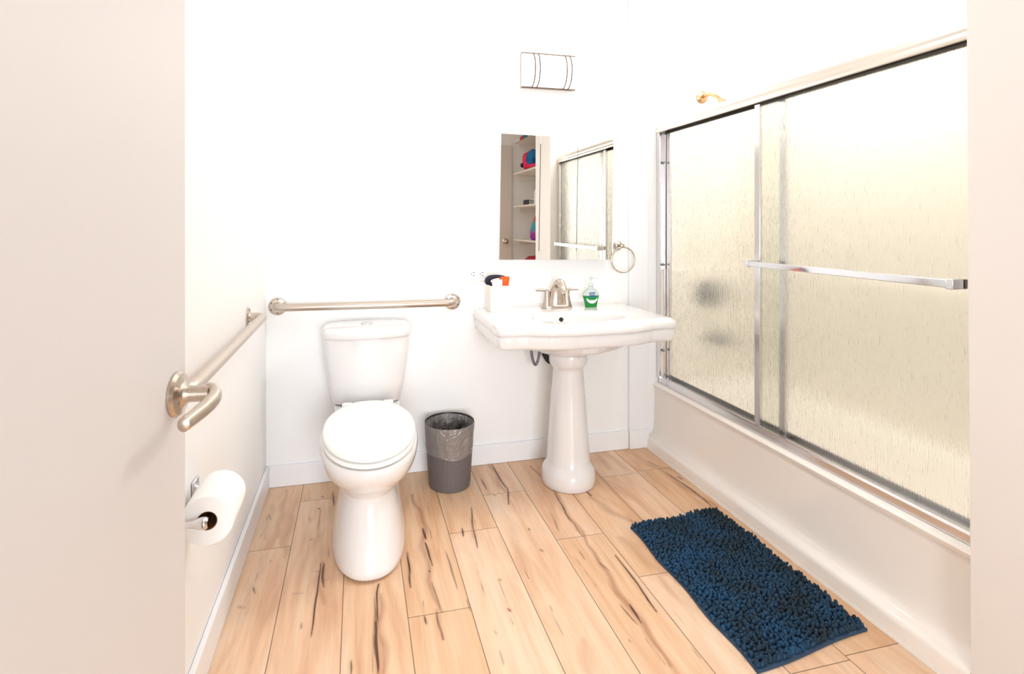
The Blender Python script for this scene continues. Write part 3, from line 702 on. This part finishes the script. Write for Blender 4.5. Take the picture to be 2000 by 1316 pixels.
# crescent label
v = []; f = []
for i in range(29):
    a = math.radians(190+160*i/28); s_ = math.sin(PI*i/28)
    for k in (0, 1):
        rr = .026+ (-.001-.012*s_ if k == 0 else .003)
        x = rr*math.cos(a)*1.05; z = .049+rr*math.sin(a)*1.05
        y = fronty(x, z); v += [(bxc+x, y, sz+z), (bxc+x, y+.001, sz+z)]
for i in range(28):
    a, b_ = i*4, (i+1)*4; f += [(a, a+2, b_+2, b_), (a+1, b_+1, b_+3, a+3), (a, b_, b_+1, a+1), (a+2, a+3, b_+3, b_+2)]
MB().add(v, f).build('crescent_label', M['white_label'], root)
v = []; f = []
for i in range(13):
    x = -.017+.032*i/12
    for z in (.052, .074): y = fronty(x, z)-.0003; v += [(bxc+x, y, sz+z)]
for i in range(12): a = 2*i; f.append((a, a+2, a+3, a+1))
lb = MB().add(v, f).build('front_label', M['blue_label'], root)
def text(s, size, loc, parent, m, name, ext=.0003):
    cu = bpy.data.curves.new(name, 'FONT'); cu.body = s; cu.size = size; cu.extrude = ext; cu.align_x = 'CENTER'
    to = bpy.data.objects.new(name+'_tmp', cu); C.objects.link(to)
    dg = bpy.context.evaluated_depsgraph_get(); me_ = bpy.data.meshes.new_from_object(to.evaluated_get(dg)); bpy.data.objects.remove(to)
    me_.materials.clear(); me_.materials.append(m); me_.name = name
    me_.transform(Matrix.Translation(Vector(loc)-ORG[parent]) @ Matrix.Rotation(PI/2, 4, 'X'))
    o = bpy.data.objects.new(name, me_); C.objects.link(o); o.parent = parent; ORG[o] = ORG[parent]; return o
text('Soft Soap', .0068, (bxc-.001, byc-.0235, sz+.0655), lb, M['white_label'], 'label_lettering')
for k in range(3):
    pass

# ------------------------------------------------------------------ mirror cabinet
cyf = 2.785
root = thing('mirror_cabinet', (.99, W, 1.33), 'three-door mirrored medicine cabinet on the wall above the sink', 'mirror cabinet')
MB().box(.686, 1.284, cyf+.006, W-.0008, 1.020, 1.640).build('cabinet_body', M['trim'], root, smooth=False)
for i, (a, b_) in enumerate(((.6835, .8865), (.8905, 1.0885), (1.0915, 1.2875))):
    dr = MB().box(a, b_, cyf, cyf+.005, 1.0175, 1.6425).build('mirror_door', M['mirror'], root, smooth=False)
    if i:
        MB().box(a-.0034, a-.0006, cyf+.0012, cyf+.005, 1.06, 1.60).build('door_edge', M['mirror_edge'], dr, smooth=False)
root.rotation_euler = (0, math.radians(.95), 0)

# ------------------------------------------------------------------ wall lamp over the cabinet
root = thing('wall_lamp', (.942, W, 1.978), 'lit curved frosted-glass wall lamp with wire bands above the mirror', 'wall lamp')
lx0, lx1, lz0, lz1 = .803, 1.085, 1.893, 2.062
MB().box(lx0-.003, lx1+.003, W-.014, W-.0008, lz0-.004, lz1+.004).build('back_plate', M['nickel'], root, bevel=.002)
def arcrow(x, off=0, n=22):
    zc = (lz0+lz1)/2; h = (lz1-lz0)/2-.002; o = []
    for j in range(n+1):
        a = -PI/2+PI*j/n; o.append(Vector((x, W-.014-(.075+off)*math.cos(a)**.8 if abs(math.cos(a)) > 1e-6 else W-.014, zc+(h+off)*math.sin(a))))
    return o
rows = [arcrow(lx0), arcrow(lx1)]; th2 = [arcrow(lx1, -.003), arcrow(lx0, -.003)]
v = rows[0]+rows[1]+th2[0]+th2[1]; n = 23; f = []
for blk in range(4):
    a, b_ = blk*n, ((blk+1) % 4)*n
    for j in range(n-1): f.append((a+j, a+j+1, b_+j+1, b_+j))
MB().add(v, f).build('glass_shade', M['lamp'], root)
MB().box(lx0-.002, lx1+.002, W-.034, W-.015, lz0-.004, lz0).build('frame_strip', M['lamp_wire'], root, bevel=.001)
MB().box(lx0-.002, lx1+.002, W-.03, W-.015, lz1, lz1+.004).build('frame_strip', M['lamp_wire'], root, bevel=.001)
for x in (.853, .878, 1.02, 1.046):
    MB().tube(arcrow(x, .004), .003, 8).build('wire_band', M['lamp_wire'], root)
for z in (1.94, 2.015):
    MB().lathe([(.0, -.0885), (.0035, -.088), (.0035, -.083), (0, -.0825)], (.822, W+.012, z), 'Y', 12).build('screw_cap', M['nickel'], root)
li = bpy.data.lights.new('wall_lamp_bulb', 'AREA'); li.energy = 1.2; li.color = (1, .95, .88); li.size = .25; li.size_y = .14; li.shape = 'RECTANGLE'
lo = bpy.data.objects.new('wall_lamp_bulb', li); C.objects.link(lo); lo.location = (.942, W-.1, 1.978); lo.rotation_euler = (-PI/2, 0, 0)

# ------------------------------------------------------------------ outlet
root = thing('electrical_outlet', (.575, W, .95), 'white sideways double electrical outlet on the wall left of the basket', 'outlet')
MB().box(.523, .633, W-.006, W-.0005, .915, .985).build('cover_plate', M['white_plastic'], root, bevel=.002)
for cx in (.556, .600):
    so = MB().box(cx-.017, cx+.017, W-.0085, W-.0062, .934, .966).build('socket', M['white_plastic'], root, bevel=.001)
    for z in (.943, .957): MB().box(cx-.002, cx+.007, W-.0092, W-.0086, z-.0014, z+.0014).build('slot', M['dark'], so, smooth=False)
    MB().lathe([(.0, -.0005), (.0026, -.0003), (.0026, 0), (0, .0001)], (cx-.009, W-.0087, .950), 'Y', 12).build('slot', M['dark'], so)

# ------------------------------------------------------------------ towel ring
root = thing('towel_ring', (1.338, W, 1.083), 'brushed nickel towel ring on the wall right of the mirror', 'towel ring')
MB().lathe([(.0, -.0005), (.024, -.001), (.025, -.006), (.019, -.012), (.009, -.016), (.008, -.050), (.011, -.055), (.011, -.066), (.0, -.069)], (1.338, W, 1.085), 'Y', 32).build('wall_mount', M['nickel'], root)
rc = Vector((1.342, 2.775, 1.012)); pts = [(rc.x+.066*math.sin(2*PI*i/64), rc.y, rc.z+.066*math.cos(2*PI*i/64)) for i in range(64)]
rs = []
for i in range(64):
    a = 2*PI*i/64; rad = Vector((math.sin(a), 0, math.cos(a))); p = Vector(pts[i])
    rs.append([p+rad*math.cos(2*PI*j/12)*.0042+Vector((0, 1, 0))*math.sin(2*PI*j/12)*.0042 for j in range(12)])
MB().rings(rs, closed=True).build('ring', M['nickel'], root)

# ------------------------------------------------------------------ grab bars
def grab(name, a, b_, out, label, mat_, fr=.040, br=.0165, so=.056):
    a, b_, out = Vector(a), Vector(b_), Vector(out); d = (b_-a).normalized()
    root = thing(name, tuple(a), label, 'grab bar', 'satin steel grab bars by the toilet')
    r_ = .03; pts_ = [a+out*.004, a+out*(so-r_)]
    for k in range(1, 7): t_ = PI/2*k/6; pts_.append(a+out*(so-r_+r_*math.sin(t_))+d*(r_-r_*math.cos(t_)))
    for k in range(6, -1, -1): t_ = PI/2*k/6; pts_.append(b_+out*(so-r_+r_*math.sin(t_))-d*(r_-r_*math.cos(t_)))
    pts_.append(b_+out*.004)
    MB().tube(pts_, br, 22, up=(0, 0, 1)).build('bar', mat_, root)
    for p in (a, b_):
        s2 = Vector((0, 0, 1)); s1 = out.cross(s2)
        mk = lambda r, o, n=36: [p+out*o+(s1*math.cos(2*PI*j/n)+s2*math.sin(2*PI*j/n))*r for j in range(n)]
        fl_ = MB().rings([mk(fr, .0004), mk(fr, .003), mk(fr-.003, .005), mk(br+.004, .0055), mk(br+.0015, .012), mk(br+.0002, .013)]).build('flange', mat_, root)
        for k in range(6):
            an = PI/6+PI/3*k; c_ = p+out*.0058+(s1*math.cos(an)+s2*math.sin(an))*(fr*.76)
            MB().rings([[c_+out*o+(s1*math.cos(2*PI*j/10)+s2*math.sin(2*PI*j/10))*r for j in range(10)] for r, o in ((.0034, 0), (.0034, .0008), (.002, .0016))]).build('screw', M['rubber'], fl_)
    return root
grab('grab_bar', (-.352, W, .823), (.452, W, .818), (0, -1, 0), 'long satin steel grab bar on the back wall above the toilet tank', M['satin'], fr=.040, br=.0175)
grab('grab_bar', (LX, 2.372, .847), (LX, 1.37, .847), (1, 0, 0), 'satin steel grab bar on the left wall, partly behind the open door', M['satin'], fr=.038, br=.0165)

# ------------------------------------------------------------------ toilet paper
root = thing('paper_holder', (LX, 1.52, .53), 'chrome two-post toilet paper holder on the left wall', 'toilet paper holder')
for y, s in ((1.43, 1), (1.625, -1)):
    MB().box(LX+.0005, LX+.008, y-.024, y+.024, .506, .554).build('wall_plate', M['chrome'], root, bevel=.003)
    MB().tube(curve([(LX+.006, y, .53), (LX+.03, y, .53), (LX+.05, y, .53), (LX+.078, y, .53)], 4), [.012, .011, .009, .008, .0075, .0075, .0075, .008, .0095, .012, .014, .0135, .010], 16).build('post', M['chrome'], root)
MB().tube([(LX+.071, 1.432, .53), (LX+.071, 1.623, .53)], .0065, 14).build('spindle', M['chrome'], root)
root = thing('toilet_roll', (LX+.071, 1.52, .53), 'white toilet paper roll on the holder low on the left wall', 'toilet paper')
ya, yb = 1.450, 1.595
rl = MB(); n = 56
rr = lambda r, y: [Vector((LX+.071+r*math.cos(2*PI*j/n), y, .525+r*math.sin(2*PI*j/n))) for j in range(n)]
rl.rings([rr(.0215, ya), rr(.055, ya-.0005), rr(.0565, ya+.001), rr(.0565, yb-.001), rr(.055, yb), rr(.0215, yb)], False, False).rings([rr(.0215, ya), rr(.0215, yb)], False, False)
rl.build('paper', M['paper'], root)
MB().rings([rr(.0213, ya+.0005), rr(.0197, ya+.0005), rr(.0197, yb-.0005), rr(.0213, yb-.0005)], closed=True).build('cardboard_core', M['card'], root)

# ------------------------------------------------------------------ waste bin and its liner
bc = (.412, 2.665, 0)
root = thing('waste_bin', (bc[0], bc[1], 0), 'charcoal woven-pattern plastic waste bin between toilet and sink', 'waste bin')
n = 160; rs = []; nz_ = 92; H_ = .288
rad = lambda z: .094+.018*(z/H_)
for i in range(nz_+1):
    z = .0006+(H_-.0006)*i/nz_; ring = []
    for j in range(n):
        a = 2*PI*j/n; col = j//4
        ph = (i/3.0+ (col % 2)*.5) % 1; u = (j % 4)/4
        bump = .0019*math.sin(PI*ph)*math.sin(PI*(u+.12)) if 3 < i < nz_-4 else (.0012 if i >= nz_-4 else 0)
        r = rad(z)+bump; ring.append((bc[0]+r*math.cos(a), bc[1]+r*1.15*math.sin(a), z))
    rs.append(ring)
MB().rings(rs, True, False).build('outer_wall', M['bin'], root, angle=80)
MB().lathe([(rad(H_)+.0013, H_), (rad(H_)-.002, H_+.0006), (rad(H_)-.0035, H_-.003), (rad(0)-.004, .006), (.0, .005)], bc, 'Z', 72, 1.15, (False, True)).build('inner_wall', M['bin_in'], root)
rs = []; n = 120
def crumple(a, z, amp): return amp*(noise.noise(Vector((math.cos(a)*3.2, math.sin(a)*3.2, z*16)))+.6*noise.noise(Vector((math.cos(a)*9, math.sin(a)*9+4, z*30))))
lowz = lambda a: .158+.006*math.sin(a*2+1)+.003*math.sin(a*5)
prof_ = []
for i in range(15):          # outside skirt, bottom to top
    prof_.append(('o', i/14))
for i in range(1, 16): prof_.append(('i', i/15))
for kind, s_ in prof_:
    ring = []
    for j in range(n):
        a = 2*PI*j/n
        if kind == 'o':
            z = lowz(a)+(H_+.0035-lowz(a))*s_; r = rad(z)+.0032+max(-.001, crumple(a, z, .009)*(1-abs(s_-.5)))
            if s_ == 0: r = rad(z)+.0042
            if s_ == 1: r = rad(H_)+.002
        else:
            z = H_+.003-.19*s_; r = rad(z)-.008-.03*s_*.5+crumple(a, z+3, .02)*min(1, s_*3)-.004
            if s_ < .08: r = rad(H_)-.0055
        ring.append((bc[0]+r*math.cos(a), bc[1]+r*1.15*math.sin(a), z))
    rs.append(ring)
tag(MB().rings(rs, False, False).build('bin_liner', M['film'], org=(bc[0], bc[1], .1), angle=60), 'clear plastic bag lining the waste bin and folded over its rim', 'bin liner')

# ------------------------------------------------------------------ bath mat
root = thing('bath_mat', (1.24, 1.73, 0), 'dark blue chenille bath mat on the floor beside the bathtub', 'bath mat')
cs = [Vector((1.030, 1.322, 0)), Vector((1.452, 1.378, 0)), Vector((1.450, 2.120, 0)), Vector((1.038, 2.082, 0))]
def mp_(u, v_):
    p = cs[0].lerp(cs[1], u).lerp(cs[3].lerp(cs[2], u), v_)
    e = math.sin(PI*u); p.y += .004*math.sin(2*PI*u)*(1-v_)*-1 + .008*math.sin(3*PI*u)*v_; p.x += .004*math.sin(5*PI*v_)*(1-2*u); return p
ns, nt = 20, 36; v = []; f = []
hz = lambda u, v_: .0007+.004*max(0, noise.noise(Vector((u*3, v_*4, 2))))
for lay in (0, 1):
    for j in range(nt+1):
        for i in range(ns+1):
            p = mp_(i/ns, j/nt); v.append((p.x, p.y, hz(i/ns, j/nt)+lay*.007))
K = (ns+1)*(nt+1)
for j in range(nt):
    for i in range(ns):
        a = j*(ns+1)+i; f.append((a, a+ns+1, a+ns+2, a+1)); f.append((K+a, K+a+1, K+a+ns+2, K+a+ns+1))
for i in range(ns): f.append((i, i+1, K+i+1, K+i)); a = nt*(ns+1)+i; f.append((a, K+a, K+a+1, a+1))
for j in range(nt): a = j*(ns+1); f.append((a, K+a, K+a+ns+1, a+ns+1)); a += ns; f.append((a, a+ns+1, K+a+ns+1, K+a))
MB().add(v, f).build('mat_backing', M['mat_back'], root)
bm = bmesh.new(); bmesh.ops.create_icosphere(bm, subdivisions=2, radius=1); iv = [q.co.copy() for q in bm.verts]; ifc = [tuple(q.index for q in fc.verts) for fc in bm.faces]; bm.free()
rg = random.Random(11); V = []; F = []; D = []
nu, nv = 35, 62
for j in range(nv):
    for i in range(nu):
        u = (i+.5+(.5 if j % 2 else 0)*.9+rg.uniform(-.3, .3))/(nu+.4); w = (j+.5+rg.uniform(-.3, .3))/nv
        u = max(.002, min(.996, u)); w = max(.016, min(.99, w))
        p = mp_(u, w); 
        lean = Vector((rg.uniform(-.7, .7), rg.uniform(-.7, .7), 1)).normalized(); ln = rg.uniform(.0085, .0125); wd = rg.uniform(.0052, .0068)
        q = Vector((0, 0, 1)).rotation_difference(lean).to_matrix(); base = Vector((p.x, p.y, hz(u, w)+.007)); k = len(V)
        tuft_tone = max(0, min(1, .42+.5*noise.noise(Vector((u*4, w*7, 9)))+rg.uniform(-.28, .28)+.35*(.5-u)))  # random per tuft, plus a painted light falloff from left to right
        V += [tuple(base+q @ Vector((c.x*wd, c.y*wd, c.z*ln+ln*.55))) for c in iv]; F += [tuple(x+k for x in t_) for t_ in ifc]; D += [tuft_tone]*len(iv)
o0 = ORG[root]; me = bpy.data.meshes.new('pile'); me.from_pydata([(x-o0[0], y-o0[1], max(z, .001)-o0[2]) for x, y, z in V], [], F); me.materials.append(M['chenille']); me.shade_smooth()
a_ = me.attributes.new('tuft_tone', 'FLOAT', 'POINT'); a_.data.foreach_set('value', D)
po_ = bpy.data.objects.new('chenille_pile', me); C.objects.link(po_); po_.parent = root; po_['kind'] = 'stuff'

# ------------------------------------------------------------------ closet seen in the mirror
SH = [.66, 1.03, 1.403, 1.776, 2.14]
names = ['lowest', 'second', 'third', 'fourth', 'top']
whats = ['under the red folded cloth', 'carrying the striped drawstring bag', 'carrying the black sunglasses', 'carrying the pink plush toy', 'with a red and teal cloth over its edge']
for z, wt in zip(SH, whats):
    root = thing('closet_shelf', (1.86, -.19, z-.02), 'white closet shelf '+wt+', reflected in the mirror', 'shelf', 'white closet shelves seen in the mirror')
    MB().box(1.722, 1.998, -.83, .70, z-.02, z).build('shelf_board', M['shelf'], root, bevel=.002)
    MB().box(1.80, 1.998, -.845, -.831, z-.075, z-.022).build('shelf_cleat', M['shelf'], root, bevel=.002)
def blob(c, r, n=28, k=.15, seed=0, m=18):
    rs_2 = []
    for i in range(m+1):
        t_ = PI*i/m; ring = []
        for j in range(n):
            a = 2*PI*j/n; d = Vector((math.sin(t_)*math.cos(a), math.sin(t_)*math.sin(a), -math.cos(t_)))
            q = 1+k*noise.noise(d*1.8+Vector((seed, 0, 0))); ring.append(Vector(c)+Vector((d.x*r[0]*q, d.y*r[1]*q, d.z*r[2]*q)))
        rs_2.append(ring)
    return MB().rings(rs_2)
z = SH[3]
root = thing('plush_toy', (1.80, -.36, z), 'pink and blue plush toy on a closet shelf, reflected in the mirror', 'plush toy')
blob((1.80, -.44, z+.105), (.075, .10, .10), seed=1, k=.25).build('head', M['pink'], root)
blob((1.80, -.30, z+.12), (.07, .10, .085), seed=4, k=.25).build('body', M['blue'], root)
blob((1.815, -.33, z+.045), (.06, .12, .044), seed=6).build('foot', M['pink'], root)
blob((1.735, -.49, z+.06), (.022, .024, .026), seed=9, k=.05).build('nose', M['navy'], root)
z = SH[2]
root = thing('sunglasses', (1.76, -.40, z), 'pair of black sunglasses on a closet shelf, reflected in the mirror', 'sunglasses')
for y in (-.47, -.36):
    MB().rings([sell(1.755+dx_, y, .008, .045, z+.028+dz, 24, 2.4) for dx_, dz in ((0, -.026), (0, .026))]).build('lens', M['black_plastic'], root)
MB().tube([(1.755, -.425, z+.04), (1.755, -.405, z+.04)], .004, 8).build('bridge', M['black_plastic'], root)
for y in (-.515, -.315): MB().tube(curve([(1.76, y, z+.045), (1.83, y, z+.03), (1.88, y, z+.01)], 4), .004, 8).build('temple', M['black_plastic'], root)
tag(MB().lathe([(.03, .0004), (.032, .006), (.032, .13), (.02, .15), (.014, .155), (.014, .175), (.0, .176)], (1.80, -.16, z), 'Z', 28).build('lotion_bottle', M['white_plastic'], org=(1.80, -.16, z)), 'white bottle beside the black sunglasses, reflected in the mirror', 'bottle')
z = SH[1]
root = thing('drawstring_bag', (1.80, -.13, z), 'red, teal and purple drawstring bag reflected in the mirror', 'bag')
MB().rings([sell(1.82, -.14+dy_, rx, ry, z+h, 32, 2.3) for dy_, rx, ry, h in ((0, .07, .15, .001), (0, .085, .17, .03), (0, .085, .165, .10), (.01, .07, .135, .18), (.02, .045, .09, .25), (.03, .022, .045, .285), (.03, .03, .06, .31))]).build('bag_body', M['bag'], root)
MB().tube([(1.82+.026*math.cos(i/4), -.11+.05*math.sin(i/4), z+.284) for i in range(26)], .005, 8).build('drawstring', M['navy'], root)
z = SH[0]
tag(MB().rings([sell(1.84, -.23, rx, ry, z+h, 40, 3) for rx, ry, h in ((.10, .32, .001), (.11, .34, .03), (.112, .345, .10), (.10, .30, .16), (.08, .22, .19), (.04, .12, .20))]).build('folded_cloth', M['red'], org=(1.84, -.23, z)), 'dark red folded cloth on the lowest closet shelf, reflected in the mirror', 'cloth')
z = SH[4]
v = MB(); rs = []
for i in range(17):
    y = -.50+.26*i/16; w_ = .003*math.sin(i*1.3)
    rs.append([(1.90, y, z+.001), (1.90, y, z+.012), (1.735, y, z+.013+w_), (1.712+w_, y, z+.006), (1.708+w_, y, z-.034), (1.7135+w_, y, z-.034), (1.7185+min(0, w_)*.3, y, z+.001)])
o = MB().rings(rs).build('draped_cloth', M['two_tone'], org=(1.8, -.37, z))
tag(o, 'red cloth with teal end hanging over the top closet shelf in the mirror', 'cloth')
